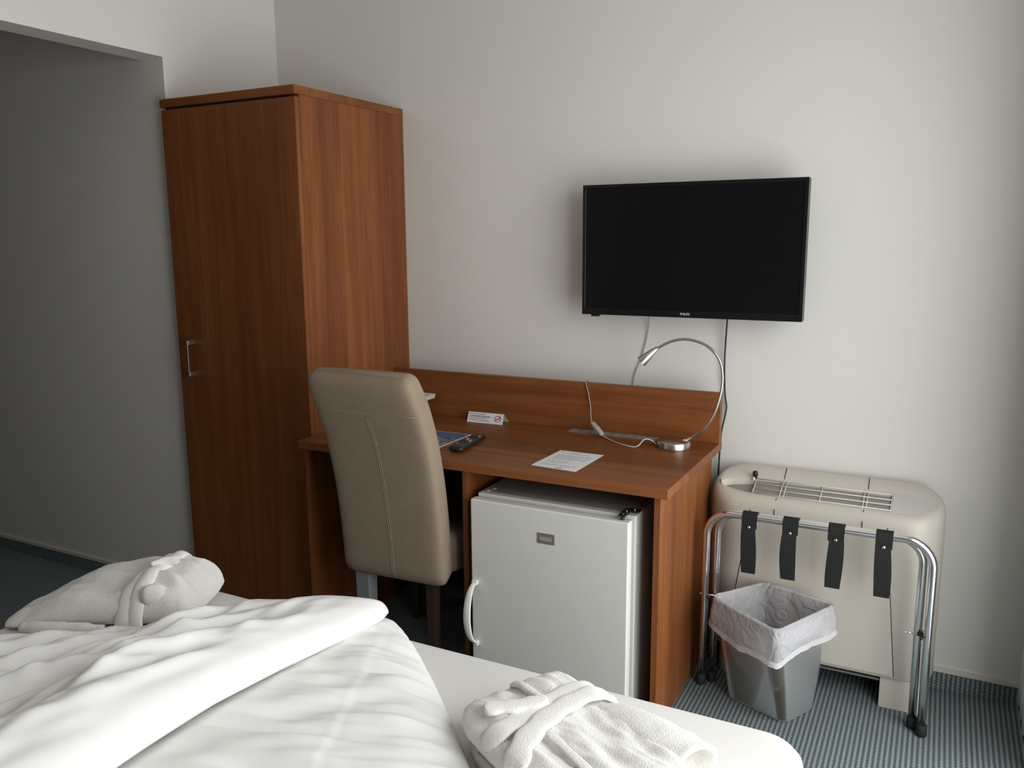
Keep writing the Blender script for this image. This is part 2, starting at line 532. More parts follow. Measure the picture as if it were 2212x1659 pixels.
# ------------------------------------------------------------------ wardrobe
t = thing('wardrobe', 'tall cherry wood wardrobe standing in the corner', 'wardrobe', (0.315, -0.3, 0))
MB().box(0.002, 0.6295, -0.5955, -0.003, 0.0, 1.8972).build('body', 'wz', t, bevel=0.001)
MB().box(0.002, 0.63, -0.62, -0.003, 1.8975, 1.926).build('top_panel', 'wx', t, bevel=0.001)
d = MB().box(0.004, 0.6285, -0.617, -0.5962, 0.06, 1.889).build('door', 'wz', t, bevel=0.0012)
h = MB().box(0.078, 0.0885, -0.652, -0.6465, 0.928, 1.062).box(0.078, 0.0885, -0.6465, -0.6172, 0.928, 0.945).box(0.078, 0.0885, -0.6465, -0.6172, 1.045, 1.062)
ho = h.build('handle', 'nickel', t, bevel=0.0008)
ho.parent = d

# ------------------------------------------------------------------ desk
t = thing('desk', 'cherry wood desk with raised back board against the wall', 'desk', (1.28, -0.38, 0))
MB().box(0.631, 1.933, -0.687, -0.074, 0.722, 0.75).build('tabletop', 'wx', t, bevel=0.0015)
MB().box(0.631, 1.933, -0.116, -0.090, 0.7503, 0.921).build('back_board', 'wx', t, bevel=0.001)
MB().box(0.640, 0.659, -0.667, -0.10, 0, 0.7215).build('side_panel', 'wz', t, bevel=0.001)
MB().box(1.271, 1.2895, -0.667, -0.117, 0, 0.7215).build('divider_panel', 'wz', t, bevel=0.001)
MB().box(1.8885, 1.907, -0.667, -0.10, 0, 0.7215).build('side_panel', 'wz', t, bevel=0.001)
MB().box(0.6595, 1.2705, -0.115, -0.10, 0.05, 0.7215).build('rear_panel', 'darkwood_and_shade', t)  # deep shade under the desk put into this panel's colour
MB().box(1.29, 1.888, -0.115, -0.10, 0.02, 0.7215).build('rear_panel', 'wx', t)
MB().box(1.29, 1.888, -0.667, -0.1155, 0.0, 0.014).build('bottom_panel', 'wx', t)
# cable strip let into the top in front of the back board
g = MB().box(1.405, 1.815, -0.170, -0.1175, 0.7503, 0.7508)
g.build('cable_strip', 'recess', t)
g = MB().box(1.405, 1.815, -0.173, -0.168, 0.7503, 0.7520).box(1.405, 1.815, -0.1195, -0.1165, 0.7503, 0.7520)
for k in range(11):
    x = 1.405 + k * 0.0405
    g.box(x, x + 0.004, -0.168, -0.1195, 0.7508, 0.7519)
g.build('cable_strip_frame', 'alu', t)

# ------------------------------------------------------------------ fridge
t = thing('mini_fridge', 'small white fridge built in under the desk', 'fridge', (1.575, -0.45, 0.014))
MB().box(1.322, 1.834, -0.658, -0.16, 0.02, 0.652).build('body', 'fridge', t, bevel=0.003)
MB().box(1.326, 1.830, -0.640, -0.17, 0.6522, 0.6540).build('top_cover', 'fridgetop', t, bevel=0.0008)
MB().box(1.328, 1.822, -0.668, -0.6585, 0.05, 0.640).build('door_seal', 'seal', t)
dr = MB().box(1.319, 1.828, -0.7015, -0.6685, 0.04, 0.6445).build('door', 'fridge', t, bevel=0.005, seg=3)
hd = MB()
outer = [(1.330, -0.712, 0.385), (1.3225, -0.733, 0.36), (1.3165, -0.745, 0.32), (1.3145, -0.749, 0.275), (1.3165, -0.745, 0.235), (1.3225, -0.733, 0.20), (1.333, -0.712, 0.178)]
rings = []
for i, p in enumerate(catmull([Vector(q) for q in outer], 5)):
    wd = 0.012 + 0.012 * math.sin(math.pi * i / 30)
    rings.append([(p.x, p.y, p.z), (p.x + wd * 0.5, p.y - 0.004, p.z), (p.x + wd, p.y, p.z), (p.x + wd, p.y + 0.007, p.z), (p.x, p.y + 0.007, p.z)])
hd.loft(rings)
hd.box(1.329, 1.345, -0.716, -0.7018, 0.172, 0.188).box(1.327, 1.345, -0.716, -0.7018, 0.372, 0.388)
o = hd.build('handle', 'handlew', t, bevel=0.002); o.parent = dr
o = MB().box(1.546, 1.602, -0.7026, -0.7017, 0.5415, 0.5735).build('badge', 'alu', t); o.parent = dr
o = MB().box(1.555, 1.593, -0.7032, -0.7027, 0.551, 0.563).build('badge_inset', 'cable', t); o.parent = dr
hg = MB().box(1.792, 1.812, -0.690, -0.625, 0.6545, 0.661).box(1.798, 1.834, -0.637, -0.610, 0.6545, 0.659).cyl(1.802, -0.632, 0.661, 0.664, 0.0045, seg=10).cyl(1.802, -0.680, 0.645, 0.666, 0.006, seg=10)
hg.build('hinge', 'blackp', t, bevel=0.001)
MB().cyl(1.802, -0.648, 0.6612, 0.6635, 0.004, seg=10).cyl(1.817, -0.622, 0.659, 0.662, 0.004, seg=10).build('screw', 'chrome', t)
MB().cyl(1.345, -0.632, 0.6540, 0.6555, 0.006, seg=12).cyl(1.352, -0.606, 0.6540, 0.6555, 0.006, seg=12).build('screw_cap', 'handlew', t)
for x in (1.35, 1.80):
    MB().cyl(x, -0.62, 0.0142, 0.02, 0.014).build('foot', 'blackp', t)

# ------------------------------------------------------------------ television
t = thing('television', 'flat black television hanging on the back wall', 'television', (1.808, -0.06, 1.384))
X0, X1, Z0, Z1 = 1.4405, 2.1755, 1.165, 1.6025
MB().box(X0, X1, -0.108, -0.084, Z0, Z1).build('casing', 'blackp', t, bevel=0.003)
MB().box(X0 + 0.10, X1 - 0.10, -0.0838, -0.055, Z0 + 0.05, Z1 - 0.09).build('rear_housing', 'blackp', t, bevel=0.008)
MB().box(1.70, 1.92, -0.0548, -0.0005, 1.28, 1.48).build('wall_bracket', 'blackp', t)
fz = MB().box(X0, X1, -0.12, -0.1082, Z0, Z0 + 0.022).box(X0, X1, -0.12, -0.1082, Z1 - 0.012, Z1).box(X0, X0 + 0.012, -0.12, -0.1082, Z0 + 0.022, Z1 - 0.012).box(X1 - 0.012, X1, -0.12, -0.1082, Z0 + 0.022, Z1 - 0.012)
fz.build('bezel', 'bezel', t, bevel=0.0015)
MB().box(X0 + 0.0122, X1 - 0.0122, -0.1165, -0.1084, Z0 + 0.0222, Z1 - 0.0122).build('screen', 'screen', t)
MB().box(1.473, 1.502, -0.116, -0.100, 1.158, 1.1648).build('sensor_block', 'blackp', t, bevel=0.001)
text_mesh('logo', 'PHILIPS', 0.0105, 'logo', Matrix.Translation((1.806, -0.1204, 1.1765)) @ Matrix.Rotation(math.radians(90), 4, 'X'), t, 0.0002, 0.95)
tag(MB().tube([(1.655, -0.035, 1.22), (1.652, -0.02, 1.165), (1.643, -0.006, 1.095), (1.623, -0.005, 1.012), (1.600, -0.005, 0.952), (1.591, -0.005, 0.90), (1.589, -0.006, 0.80)], 0.0017, 6, 6).build('television_cable', 'cable', smooth=True),
    'thin grey cable hanging down the wall left of the lamp head', 'cable', 'cables below the television')
tag(MB().tube([(1.928, -0.04, 1.22), (1.925, -0.03, 1.156), (1.920, -0.02, 1.079), (1.918, -0.015, 1.0), (1.922, -0.012, 0.906), (1.929, -0.012, 0.859), (1.926, -0.014, 0.826), (1.915, -0.02, 0.74), (1.91, -0.02, 0.5)], 0.003, 8, 6).build('television_cable', 'blackp', smooth=True),
    'thicker black power cable hanging behind the lamp arc to the desk end', 'cable', 'cables below the television')

# ------------------------------------------------------------------ desk lamp
LX, LY = 1.811, -0.222
t = thing('desk_lamp', 'brushed metal desk lamp with a curved arm on the desk', 'lamp', (LX, LY, 0.75))
bprof = [(0.0, 0.0545), (0.0215, 0.0545), (0.0235, 0.0525)]
MB().lathe((LX, LY, 0.7503), (0, 0, 1), bprof, 48).build('base', 'nickel', t, smooth=False, bevel=0.001)
arc = [(1.835, -0.205, 0.7725), (1.853, -0.2, 0.779), (1.896, -0.2, 0.810), (1.931, -0.2, 0.864), (1.952, -0.2, 0.937), (1.955, -0.2, 1.000), (1.940, -0.2, 1.050), (1.900, -0.2, 1.088), (1.840, -0.2, 1.104), (1.787, -0.2, 1.095), (1.745, -0.2, 1.073), (1.735, -0.2, 1.066)]
MB().tube(arc, 0.0043, 12, 8).build('arm', 'nickel', t, smooth=True)
hp = Vector((1.742, -0.2, 1.072)); hv = Vector((1.690, -0.207, 1.024)) - hp
L = hv.length
sh = MB().lathe(hp, hv, [(0, 0.0062), (L * 0.16, 0.0075), (L * 0.18, 0.009), (L, 0.0185), (L - 0.002, 0.0165), (L * 0.3, 0.009)], 32)
sh.build('lamp_shade', 'nickel', t, smooth=False, bevel=0.0004)
t = thing('lamp_cord', 'grey lamp cord with an inline switch lying on the desk', 'cord', (1.55, -0.2, 0.75))
MB().tube([(1.757, -0.236, 0.757), (1.742, -0.246, 0.772), (1.722, -0.256, 0.775), (1.703, -0.277, 0.7535), (1.665, -0.275, 0.7527), (1.62, -0.25, 0.7527), (1.572, -0.212, 0.7545), (1.552, -0.200, 0.760)], 0.0021, 8, 6).build('cable', 'wcable', t, smooth=True)
sw0, sw1 = Vector((1.553, -0.200, 0.760)), Vector((1.492, -0.150, 0.790))
ax = (sw1 - sw0).normalized(); n1 = ax.cross(Vector((0, 0, 1))).normalized(); n2 = n1.cross(ax)
rings = []
for u_, wd, th in ((0, .005, .004), (.12, .0095, .0065), (.5, .0105, .007), (.88, .0095, .0065), (1, .005, .004)):
    p = sw0.lerp(sw1, u_)
    rings.append([p + n1 * wd * math.copysign(abs(math.cos(q)) ** .5, math.cos(q)) + n2 * th * math.copysign(abs(math.sin(q)) ** .5, math.sin(q)) for q in (2 * math.pi * (k + .5) / 16 for k in range(16))])
MB().loft(rings).build('switch', 'greyplas', t, smooth=True)
MB().tube([sw1 - ax * 0.002, (1.483, -0.134, 0.815), (1.478, -0.125, 0.840), (1.468, -0.121, 0.885), (1.458, -0.119, 0.918), (1.455, -0.110, 0.9255), (1.452, -0.092, 0.924), (1.45, -0.083, 0.90), (1.45, -0.08, 0.82)], 0.0021, 8, 6).build('cable', 'cable', t, smooth=True)

# ------------------------------------------------------------------ papers, card, remote, tray on the desk
def quad(name, mat, P, z0, z1, parent, sub=None):
    mb = MB().loft([[(x, y, z0) for x, y in P], [(x, y, z1) for x, y in P]])
    return mb.build(name, mat, parent)
def lerp2(P, u, v):      # P: bl, br, tr, tl
    A = (P[0][0] * (1 - u) + P[1][0] * u, P[0][1] * (1 - u) + P[1][1] * u)
    B = (P[3][0] * (1 - u) + P[2][0] * u, P[3][1] * (1 - u) + P[2][1] * u)
    return (A[0] * (1 - v) + B[0] * v, A[1] * (1 - v) + B[1] * v)
t = thing('paper_sheet', 'white printed sheet lying at the front of the desk', 'paper', (1.565, -0.52, 0.7503))
P = [(1.487, -0.621), (1.637, -0.633), (1.643, -0.418), (1.495, -0.419)]
quad('sheet', 'paper', P, 0.7504, 0.7510, t)
mb = MB(); rnd = random.Random(5)
v = 0.90
rows = [(.28, .46), (.22, .78), None, (.12, .88), (.12, .9), (.12, .7), (.12, .9), (.12, .86), (.12, .6), None, (.12, .55), (.12, .62), (.12, .5), None, (.1, .9), (.1, .8)]
for r in rows:
    if r:
        u0 = r[0]
        while u0 < r[1]:
            u1 = min(r[1], u0 + rnd.uniform(.05, .14))
            q = [lerp2(P, u0, v - .009), lerp2(P, u1, v - .009), lerp2(P, u1, v + .009), lerp2(P, u0, v + .009)]
            mb.loft([[(x, y, 0.75102) for x, y in q], [(x, y, 0.75108) for x, y in q]])
            u0 = u1 + .02
    v -= 0.05
mb.build('print', 'ink', t)
for nm, u0, u1, v0, v1 in (('header_mark', .07, .12, .93, .96), ('footer_mark', .5, .66, .045, .07)):
    q = [lerp2(P, u0, v0), lerp2(P, u1, v0), lerp2(P, u1, v1), lerp2(P, u0, v1)]
    MB().loft([[(x, y, 0.75102) for x, y in q], [(x, y, 0.75109) for x, y in q]]).build(nm, 'inkd', t)

t = thing('tent_card', 'white folded no smoking card standing at the back of the desk', 'card', (1.07, -0.13, 0.7503))
ta, tb = Vector((1.002, -0.178, 0.7504)), Vector((1.151, -0.175, 0.7504))
ra, rb = Vector((0.994, -0.148, 0.783)), Vector((1.142, -0.143, 0.783))
ba, bb = Vector((0.996, -0.121, 0.7504)), Vector((1.148, -0.1175, 0.7504))
th = Vector((0, 0, 0.0006))
MB().loft([[ta, tb, rb, ra], [ta + th, tb + th, rb + th, ra + th]]).loft([[ra, rb, bb, ba], [ra + th, rb + th, bb + th, ba + th]]).build('card', 'paper', t)
nrm = (tb - ta).cross(ra - ta).normalized()
if nrm.y > 0: nrm = -nrm
def onc(u_, v_, e_=0.0012): return ta.lerp(tb, u_).lerp(ra.lerp(rb, u_), v_) + nrm * e_
mb = MB(); rnd = random.Random(3)
for v_, u0, u1 in ((.84, .05, .5), (.66, .12, .62), (.58, .05, .66), (.42, .05, .56), (.24, .05, .3), (.22, .34, .62)):
    while u0 < u1:
        ue = min(u1, u0 + rnd.uniform(.05, .12))
        mb.loft([[onc(u0, v_ - .03), onc(ue, v_ - .03), onc(ue, v_ + .03), onc(u0, v_ + .03)], [onc(u0, v_ - .03, .0014), onc(ue, v_ - .03, .0014), onc(ue, v_ + .03, .0014), onc(u0, v_ + .03, .0014)]])
        u0 = ue + .012
mb.build('printed_text', 'ink', t)
ctr = onc(.855, .5); eu = (tb - ta).normalized(); ev = (ra - ta).normalized()
ring = [ctr + (eu * math.cos(q) + ev * math.sin(q)) * 0.0125 for q in (2 * math.pi * k / 32 for k in range(33))]
mb = MB().tube(ring, 0.0011, 6)
mb.tube([ctr + (eu + ev) * 0.0085, ctr - (eu + ev) * 0.0085], 0.0010, 6)
mb.build('prohibition_sign', 'red', t)
mb = MB().tube([ctr - eu * 0.007 - ev * 0.0015, ctr + eu * 0.008 - ev * 0.0015], 0.0011, 6)
mb.tube([ctr + eu * 0.004 + ev * .001, ctr + eu * 0.005 + ev * 0.005, ctr + eu * 0.002 + ev * 0.007], 0.0007, 6)
mb.build('cigarette_mark', 'inkd', t)

t = thing('magazine', 'blue picture magazine lying under the remote control', 'magazine', (1.03, -0.48, 0.7503))
P = [(0.918, -0.613), (1.122, -0.613), (1.127, -0.362), (0.918, -0.362)]
quad('pages', 'paper', P, 0.7504, 0.7524, t)
q_ = NT('magazine_print'); co = q_.coords((22, 44, 1))
vn = q_.n('ShaderNodeTexNoise', i_Scale=1.0, i_Detail=3.0); q_.l(co, vn.inputs['Vector'])
cr = q_.n('ShaderNodeValToRGB'); cr.color_ramp.interpolation = 'LINEAR'
for i, (ps, cl) in enumerate(((0.30, (30, 48, 66)), (0.42, (52, 84, 118)), (0.50, (120, 136, 148)), (0.55, (150, 155, 152)), (0.60, (110, 44, 40)), (0.68, (58, 88, 120)))):
    el = cr.color_ramp.elements[i] if i < 2 else cr.color_ramp.elements.new(ps)
    el.position = ps; el.color = srgb(*cl)
q_.l(vn.outputs[0], cr.inputs[0]); q_.l(cr.outputs[0], q_.b.inputs['Base Color']); q_.b.inputs['Roughness'].default_value = 0.3
MT['magazine'] = q_.m
MT['magblue'] = plain('magazine_blue', srgb(70, 102, 140), 0.3)
P2 = [lerp2(P, .01, .03), lerp2(P, .985, .03), lerp2(P, .985, .70), lerp2(P, .01, .70)]
quad('cover_picture', 'magazine', P2, 0.7525, 0.7527, t)
P2 = [lerp2(P, .01, .70), lerp2(P, .985, .70), lerp2(P, .985, .985), lerp2(P, .01, .985)]
quad('cover_banner', 'magblue', P2, 0.7525, 0.7527, t)

t = thing('remote_control', 'black remote control lying across the magazine corner', 'remote control', (1.19, -0.49, 0.7527))
ra_, rb_ = Vector((1.204, -0.597, 0)), Vector((1.181, -0.385, 0))
dv_ = (rb_ - ra_).normalized(); nv_ = Vector((dv_.y, -dv_.x, 0))
rings = []
for u_, hw, z0, z1 in ((0, .016, .7562, .7625), (.03, .0235, .7542, .7685), (.10, .0255, .7533, .7715), (.5, .0238, .7533, .7685), (.75, .0225, .7533, .7675), (.93, .0235, .7535, .7665), (1, .018, .756, .7625)):
    p = ra_.lerp(rb_, u_); r_ = []
    for k in range(20):
        q = 2 * math.pi * (k + .5) / 20
        r_.append(p + nv_ * hw * math.copysign(abs(math.cos(q)) ** .55, math.cos(q)) + Vector((0, 0, (z0 + z1) / 2 + (z1 - z0) / 2 * math.copysign(abs(math.sin(q)) ** .55, math.sin(q)))))
    rings.append(r_)
MB().loft(rings).build('body', 'blackp', t, smooth=True)
for i in range(7):
    for j in range(3):
        if i == 3 and j == 1: continue
        p = ra_.lerp(rb_, .22 + i * .095) + nv_ * (j - 1) * .013
        z = .7675 if i > 2 else .7690
        MB().cyl(p.x, p.y, z - .001, z + .0022, .0042, .0036, 10).build('button', 'rubber' if (i + j) % 4 else 'cable', t)
p = ra_.lerp(rb_, .505)
MB().lathe((p.x, p.y, .7675), (0, 0, 1), [(0, .0145), (.0022, .014), (.0022, .009), (.0008, .0085)], 24).build('cursor_ring', 'alu', t)

t = thing('plastic_tray', 'pale cream plastic stand with flared rim half hidden behind the chair back', 'stand', (0.80, -0.21, 0.7503))
MB().loft([[(x, y, z) for x, y in ((.768 - w_, -.21 - w_ * .8), (.768 + w_, -.21 - w_ * .8), (.768 + w_, -.21 + w_ * .6), (.768 - w_, -.21 + w_ * .6))] for z, w_ in ((.7505, .045), (.775, .045), (.80, .050), (.822, .066), (.824, .082), (.842, .086), (.842, .080), (.835, .076))]).build('stand_body', 'tray', t, bevel=0.002)

# ------------------------------------------------------------------ chair
cx, cy = 1.034, -0.52
t = thing('dining_chair', 'high backed taupe fabric chair pushed under the desk', 'chair', (cx, cy, 0), math.radians(3.0))
# the back follows a gentle S; rear surface points (y relative to cy, z)
spine = [(-.205, .330), (-.226, .375), (-.233, .45), (-.245, .56), (-.265, .68), (-.297, .80), (-.338, .90), (-.376, .98), (-.394, 1.030)]
sp = catmull([Vector((0, y, z)) for y, z in spine], 5)
hwid = 0.189
rings = []
N_ = len(sp)
for i, p in enumerate(sp):
    tg = (sp[min(i + 1, N_ - 1)] - sp[max(i - 1, 0)]).normalized()
    nf = Vector((0, tg.z, -tg.y))           # towards the seat
    thk = 0.088 if i < N_ - 8 else 0.088 - 0.012 * (i - (N_ - 8)) / 8
    hw = hwid - (0.010 if p.z > .9 else 0.0) * min(1, (p.z - .9) / .12)
    r_ = []
    endf = 1.0
    k0 = min(i, N_ - 1 - i)
    inset = {0: .022, 1: .010, 2: .004, 3: .001}.get(k0, 0)
    for k in range(40):
        q = 2 * math.pi * k / 40
        ex = 0.24
        u_ = math.copysign(abs(math.cos(q)) ** ex, math.cos(q)) * (hw - inset)
        v_ = math.copysign(abs(math.sin(q)) ** (ex + .15), math.sin(q)) * (thk / 2 - inset)
        c_ = p + nf * (thk / 2)
        r_.append(c_ + Vector((u_, 0, 0)) + nf * v_ + Vector((cx, cy, 0)))
    rings.append(r_)
MB().loft(rings).build('backrest', 'taupe', t, smooth=True)
def rear(x, i, off=0.0006):
    p = sp[i]; tg = (sp[min(i + 1, N_ - 1)] - sp[max(i - 1, 0)]).normalized(); nf = Vector((0, tg.z, -tg.y))
    return p - nf * off + Vector((cx + x, cy, 0))
ib = min(range(N_), key=lambda i: abs(sp[i].z - .915))
for dx in (-.0035, .0035):
    MB().tube([rear(0.010 + dx, i) for i in range(3, ib)], 0.0009, 6).build('seam', 'stitch', t, smooth=True)
MB().tube([rear(x, ib) for x in np.linspace(-.178, .178, 9)], 0.0011, 6).build('seam', 'stitch', t, smooth=True)
# seat
st = MB()
rings = []
for z, ins in ((.362, .012), (.366, .003), (.375, 0), (.46, 0), (.478, .004), (.490, .016), (.495, .040)):
    r_ = []
    for k in range(40):
        q = 2 * math.pi * k / 40
        r_.append((cx + math.copysign(abs(math.cos(q)) ** .28, math.cos(q)) * (.194 - ins), cy + .055 + math.copysign(abs(math.sin(q)) ** .28, math.sin(q)) * (.205 - ins), z))
    rings.append(r_)
st.loft(rings)
so = st.build('seat', 'taupe', t, smooth=True)
for dx, dy, mt in ((-.128, -.178, 'greyleg'), (.125, -.175, 'darkwood_and_shade'), (-.165, .20, 'darkwood_and_shade'), (.125, .20, 'darkwood_and_shade')):
    x, y = cx + dx, cy + dy
    w0, w1 = (.018, .014) if mt != 'greyleg' else (.026, .022)
    lg = MB().loft([[(x - w1, y - w1, 0.0005), (x + w1, y - w1, 0.0005), (x + w1, y + w1, 0.0005), (x - w1, y + w1, 0.0005)],
                    [(x - w0, y - w0, .3615), (x + w0, y - w0, .3615), (x + w0, y + w0, .3615), (x - w0, y + w0, .3615)]]).build('leg', mt, t, bevel=.002)
    if mt == 'greyleg': lg['label'] = 'pale grey rear leg'

# ------------------------------------------------------------------ fan coil heater
t = thing('fan_coil_unit', 'cream rounded fan heater on feet against the wall right of the desk', 'heater', (2.28, -0.11, 0))
FX0, FX1, FYB, FYF = 1.920, 2.613, -0.012, -0.216
def stad(ins, n=24, ext=0.0):
    r0 = (FYB - FYF) / 2 * 1.0
    yc = (FYB + FYF) / 2; r = r0 - ins
    xa, xb = FX0 + r0, FX1 - r0
    pts = []
    for k in range(n + 1):
        q = -math.pi / 2 + math.pi * k / n
        pts.append((xb + r * math.cos(q), yc + r * math.sin(q)))
    for k in range(n + 1):
        q = math.pi / 2 + math.pi * k / n
        pts.append((xa + r * math.cos(q), yc + r * math.sin(q)))
    return pts
def inc(y): return .600 + .40 * (y - FYF)
def ringz(ins, dz): return [(x, y, inc(y) + dz) for x, y in stad(ins)]
def lip(ins, dz, sc):   # the long oval opening in the sloping top
    yc = -.137; xc = 2.267; A, B = .318 * sc, .047
    pts = []
    base = stad(0)
    n = len(base)
    for k in range(n):
        x, y = base[k]
        # angle by walk around the stadium
        q = math.atan2((y - (FYB + FYF) / 2) / ((FYB - FYF) / 2), 1e-9 + ((x - (FX0 + FX1) / 2) / ((FX1 - FX0) / 2)))
        px = (x - (FX0 + FX1) / 2) / ((FX1 - FX0) / 2)
        px = max(-1, min(1, px))
        sgn = 1 if y > (FYB + FYF) / 2 else -1
        py = math.sqrt(max(0, 1 - abs(px) ** 2.6)) * sgn
        pts.append((xc + px * (A - ins), yc + py * (B - ins), inc(yc + py * (B - ins)) + dz))
    return pts
cv = MB()
rings = [[(x, y, .100) for x, y in stad(.004)], [(x, y, .104) for x, y in stad(0)], ringz(0, -.045), ringz(0.001, -.030), ringz(.004, -.018), ringz(.010, -.008), ringz(.018, -.002), ringz(.026, 0), lip(0, 0, 1), lip(.003, -.003, 1), lip(.006, -.028, 1)]
cv.loft(rings, cap0=True, cap1=True)
cv.build('casing', 'cream', t, smooth=True)
def strip3(p, q, hw, n3, name, mat, thick=.0008):
    p, q, n3 = Vector(p), Vector(q), Vector(n3).normalized()
    s3 = (q - p).cross(n3).normalized() * hw
    return MB().loft([[p - s3, q - s3, q + s3, p + s3], [p - s3 + n3 * thick, q - s3 + n3 * thick, q + s3 + n3 * thick, p + s3 + n3 * thick]]).build(name, mat, t)
ntop = Vector((0, -.40, 1)).normalized()
def tp(x, y, e_=.0002): return Vector((x, y, inc(y))) + ntop * e_
# louvre grille
GX0, GX1, GY0, GY1 = 2.058, 2.464, -.178, -.100
MB().loft([[tp(GX0, GY0, -.006), tp(GX1, GY0, -.006), tp(GX1, GY1 + .004, -.006), tp(GX0, GY1 + .004, -.006)], [tp(GX0, GY0, -.0055), tp(GX1, GY0, -.0055), tp(GX1, GY1 + .004, -.0055), tp(GX0, GY1 + .004, -.0055)]]).build('grille_well', 'recess', t)
for y in np.linspace(GY0 + .004, GY1 - .004, 4):
    g = MB().tube([tp(GX0, y, .001), tp(GX1, y, .001)], .0017, 8)
    g.build('grille_bar', 'grille', t, smooth=True)
for x in (GX0, 2.142, 2.154, 2.262, 2.386, 2.396, GX1):
    MB().tube([tp(x, GY0, .0002), tp(x, GY1 + .002, .0002)], .0015, 6).build('grille_bar', 'grille', t, smooth=True)
# right hand lid, flush
lidp = [(GX1 + .002, GY1 + .007), (GX1 + .002, GY0 - .004)]
for k in range(17):
    q = -math.pi / 2 + math.pi * k / 16
    px = math.cos(q); lidp.append((2.468 + .120 * px ** .8 if px > 0 else 2.468, -.137 + .0435 * math.sin(q)))
MB().loft([[tp(x, y, -.008) for x, y in lidp], [tp(x, y, .0006) for x, y in lidp]]).build('lid', 'creamd', t, bevel=.001)
# left control recess floor and knob
mb = MB().loft([[tp(x, y, -.020) for x, y in ((1.975, -.165), (2.057, -.178), (2.057, -.105), (1.965, -.115))], [tp(x, y, -.019) for x, y in ((1.975, -.165), (2.057, -.178), (2.057, -.105), (1.965, -.115))]])
mb.build('control_recess', 'recess', t)
MB().lathe(tp(2.052, -.098, .0), ntop, [(0, .006), (.008, .006), (.010, .009), (.022, .008), (.024, .005)], 14).build('knob', 'blackp', t, smooth=True)
MB().cyl(2.050, -.113, .643, .652, .004, seg=10).build('knob_stem', 'grille', t)
# joints of the casing
for x, yb_ in ((2.140, -.04), (2.392, -.04)):
    strip3(tp(x, -.034), tp(x + .002, -.090), .0012, ntop, 'joint', 'gap')
for x in (2.136, 2.391):
    strip3(tp(x, -.186), tp(x, -.195), .0010, ntop, 'joint', 'gap')
    strip3((x, FYF, .586), (x, FYF, .560), .0010, (0, -1, 0), 'joint', 'gap')
# removable front panel
fp = MB().loft([[(2.063, FYF - .0003, .556), (2.461, FYF - .0003, .556), (2.505, FYF - .0003, .112), (2.000, FYF - .0003, .112)], [(2.063, FYF - .0022, .556), (2.461, FYF - .0022, .556), (2.505, FYF - .0022, .112), (2.000, FYF - .0022, .112)]])
fpo = fp.build('front_panel', 'cream', t, bevel=.0006)
strip3((2.063, FYF, .575), (2.000, FYF, .112), .0009, (0, -1, 0), 'joint', 'gap')
strip3((2.461, FYF, .575), (2.507, FYF, .112), .0009, (0, -1, 0), 'joint', 'gap')
bd = MB()
nb_ = 24
pts = [(2.395 + .038 * math.copysign(abs(math.cos(q)) ** .6, math.cos(q)), .553 + .011 * math.copysign(abs(math.sin(q)) ** .8, math.sin(q))) for q in (2 * math.pi * k / nb_ for k in range(nb_))]
bd.loft([[(x, FYF - .0022, z) for x, z in pts], [(x, FYF - .0040, z) for x, z in pts]])
bo = bd.build('badge', 'creamd', t)
text_mesh('badge_text', 'Ferroli', 0.017, 'inkd', Matrix.Translation((2.395, FYF - .0043, .553)) @ Matrix.Rotation(math.radians(90), 4, 'X'), t, .0003, .85)
MB().tube([(2.392, FYF - .0043, .561), (2.398, FYF - .0043, .5625), (2.404, FYF - .0043, .561)], .0006, 6).build('badge_arc', 'red', t)
for x0, x1 in ((1.975, 2.070), (2.470, 2.600)):
    fo = MB()
    r_ = .03
    pts = [(x0, -.045), (x0, -.207), (x1 - r_, -.207)] + [(x1 - r_ + r_ * math.sin(q), -.207 + r_ - r_ * math.cos(q)) for q in (math.pi / 2 * k / 6 for k in range(1, 7))] + [(x1, -.045)]
    if x0 < 2.2:
        pts = [(x0 + x1 - x, y) for x, y in pts][::-1]
    fo.loft([[(x, y, .0005) for x, y in pts], [(x, y, .0995) for x, y in pts]])
    fo.build('foot', 'cream', t, bevel=.001)
MB().box(2.072, 2.468, -.19, -.06, .088, .0995).build('underside', 'gap', t)
MB().box(2.072, 2.468, -.200, -.194, .082, .088).build('drip_edge', 'alu', t)

# ------------------------------------------------------------------ luggage rack
t = thing('luggage_rack', 'folded chrome luggage rack with black straps standing before the heater', 'luggage rack', (2.27, -0.31, 0))
def uframe(x0, x1, yb0, yt0, zt, R_, name):
    pts = [(x0 - .004, yb0, .012), (x0, yb0 * .5 + yt0 * .5, .28)]
    n = 8
    for k in range(n + 1):
        q = math.pi - math.pi / 2 * k / n
        pts.append((x0 + R_ + R_ * math.cos(q), yt0, zt - R_ + R_ * math.sin(q)))
    for k in range(n + 1):
        q = math.pi / 2 - math.pi / 2 * k / n
        pts.append((x1 - R_ + R_ * math.cos(q), yt0, zt - R_ + R_ * math.sin(q)))
    pts += [(x1, yb0 * .5 + yt0 * .5, .28), (x1 + .004, yb0, .012)]
    o = MB().tube(pts, .0115, 16).build(name, 'chrome', t, smooth=True)
    for x in (x0 - .004, x1 + .004):
        f = MB().lathe((x, yb0, .0006), (0, 0, 1), [(0, .012), (.004, .0155), (.034, .0150), (.036, .0135)], 18).build('foot_cap', 'rubber', t, smooth=False, bevel=.0008)
        f.parent = o
    return o
uframe(1.953, 2.588, -.318, -.318, .584, .075, 'outer_frame')
uframe(1.979, 2.562, -.286, -.290, .578, .070, 'inner_frame')
